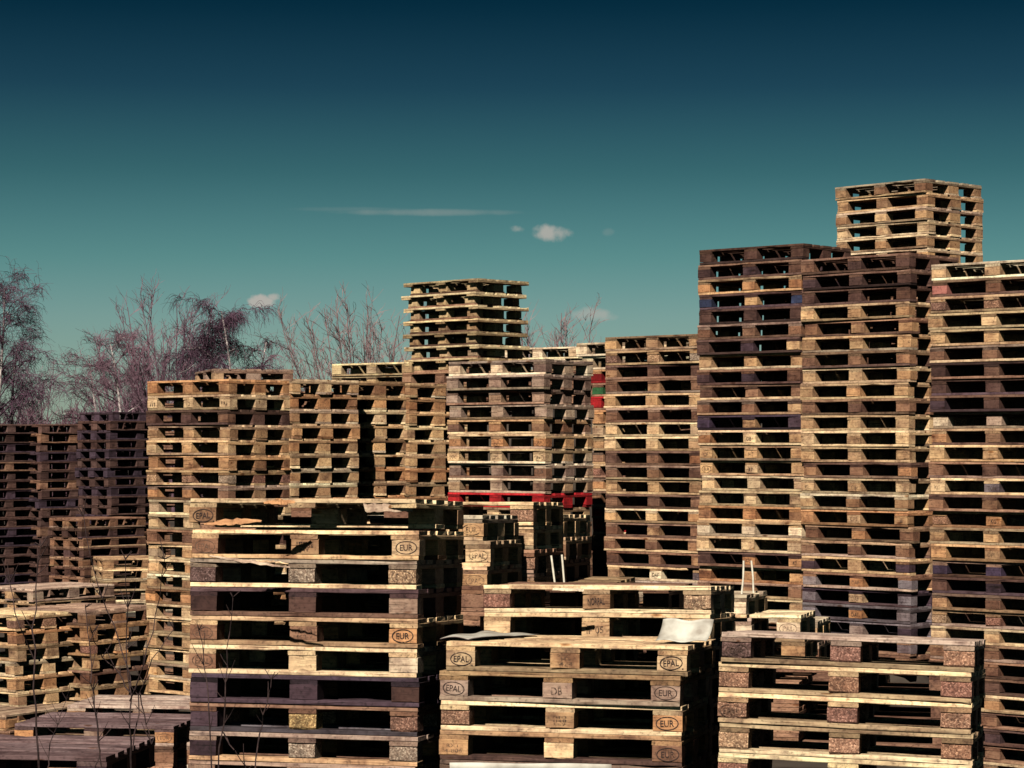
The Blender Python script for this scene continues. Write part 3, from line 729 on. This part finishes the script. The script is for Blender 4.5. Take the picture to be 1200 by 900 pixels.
# ------------------------------------------------------------------ camera, sun, sky
cam = bpy.data.cameras.new('camera'); co = bpy.data.objects.new('camera', cam); C.objects.link(co)
co.location = (0, 0, EYE); co.rotation_euler = (R(90), 0, 0)
cam.sensor_width = 36; cam.lens = F / 1200 * 36; cam.shift_y = (HZ - 450) / 1200
cam.clip_start = .1; cam.clip_end = 5000
SC.camera = co
AZ, EL = -14.5, 40           # sun behind the lens, a little to its left
sun = bpy.data.lights.new('sun', 'SUN'); sun.energy = 5.0; sun.angle = R(.5); sun.color = (1, .93, .81)
so = bpy.data.objects.new('sun', sun); C.objects.link(so); so.location = (0, -10, 20)
d = Vector((math.sin(R(AZ)) * math.cos(R(EL)), -math.cos(R(AZ)) * math.cos(R(EL)), math.sin(R(EL))))
so.rotation_euler = d.to_track_quat('Z', 'Y').to_euler()

w = bpy.data.worlds.new('World'); SC.world = w; w.use_nodes = True
nt = w.node_tree; L = nt.links.new; bg = nt.nodes['Background']
sky = N(nt, 'ShaderNodeTexSky', sky_type='NISHITA'); sky.sun_disc = False
sky.sun_elevation = R(EL); sky.sun_rotation = R(180 - AZ); sky.air_density = 1.0; sky.dust_density = .6; sky.ozone_density = 2.0
tc = N(nt, 'ShaderNodeTexCoord'); sep = N(nt, 'ShaderNodeSeparateXYZ'); L(tc.outputs['Generated'], sep.inputs[0])
z = sep.outputs[2]
# deep polarised teal: the tint of the air by elevation
tint = ramp(nt, z, [(0.0000, (0.2859, 0.3487, 0.3562)), (0.0546, (0.1842, 0.2702, 0.2670)), (0.0794, (0.1127, 0.2208, 0.2048)), (0.1146, (0.0522, 0.1290, 0.1228)), (0.1494, (0.0198, 0.0616, 0.0753)), (0.1830, (0.0033, 0.0308, 0.0427)), (0.3000, (0.0022, 0.0175, 0.0296)), (0.6000, (0.0110, 0.0175, 0.0296))])
col = mulc(nt, sky.outputs[0], tint)
# a few small clouds and one thin streak, by direction
az = math_node(nt, 'ARCTAN2', sep.outputs[0], sep.outputs[1])
el = math_node(nt, 'ARCSINE', z)
cn = N(nt, 'ShaderNodeTexNoise'); L(tc.outputs['Generated'], cn.inputs['Vector']); cn.inputs['Scale'].default_value = 95; cn.inputs['Detail'].default_value = 6; cn.inputs['Roughness'].default_value = .6
cn2 = math_node(nt, 'SUBTRACT', cn.outputs['Fac'], .5)
def cloud(px, py, wx, wy, amp, soft, total, rough=2.6):
    a0, e0 = math.atan((px - 600) / F), math.atan((HZ - py) / F)
    dx = math_node(nt, 'DIVIDE', math_node(nt, 'SUBTRACT', az, a0), wx / F)
    dy = math_node(nt, 'DIVIDE', math_node(nt, 'SUBTRACT', el, e0), wy / F)
    r2 = math_node(nt, 'ADD', math_node(nt, 'MULTIPLY', dx, dx), math_node(nt, 'MULTIPLY', dy, dy))
    r2 = math_node(nt, 'SUBTRACT', r2, math_node(nt, 'MULTIPLY', cn2, rough * 2))
    m = N(nt, 'ShaderNodeMapRange', interpolation_type='SMOOTHSTEP'); L(r2, m.inputs[0])
    m.inputs[1].default_value = 1.0 + soft; m.inputs[2].default_value = 1.0 - soft * 1.4; m.inputs[3].default_value = 0; m.inputs[4].default_value = amp
    return m.outputs[0] if total is None else math_node(nt, 'MAXIMUM', total, m.outputs[0])
t = cloud(646, 274, 19, 9, .85, .8, None)
t = cloud(606, 268, 9, 4.5, .6, .8, t)
t = cloud(309, 354, 15, 7.5, 1.0, .55, t)
t = cloud(320, 349, 8, 5, .9, .6, t)
t = cloud(692, 370, 24, 7, .6, .9, t)
t = cloud(713, 272, 6, 4, .12, .9, t)
t = cloud(500, 249, 88, 3.4, .26, 1.2, t, 1.3)
t = cloud(420, 246, 60, 2.5, .10, 1.2, t, 1.0)
col = mulc(nt, col, (2.7, 2.6, 2.35), 'MIX', t)
L(col, bg.inputs['Color']); bg.inputs['Strength'].default_value = .10

SC.view_settings.view_transform = 'Standard'; SC.view_settings.look = 'None'
SC.view_settings.exposure = 0.7; SC.view_settings.gamma = 1.0; SC.view_settings.use_curve_mapping = False
SC.cycles.max_bounces = 6; SC.cycles.diffuse_bounces = 0
print('PALLETS', COUNT, 'objects', len(bpy.data.objects))
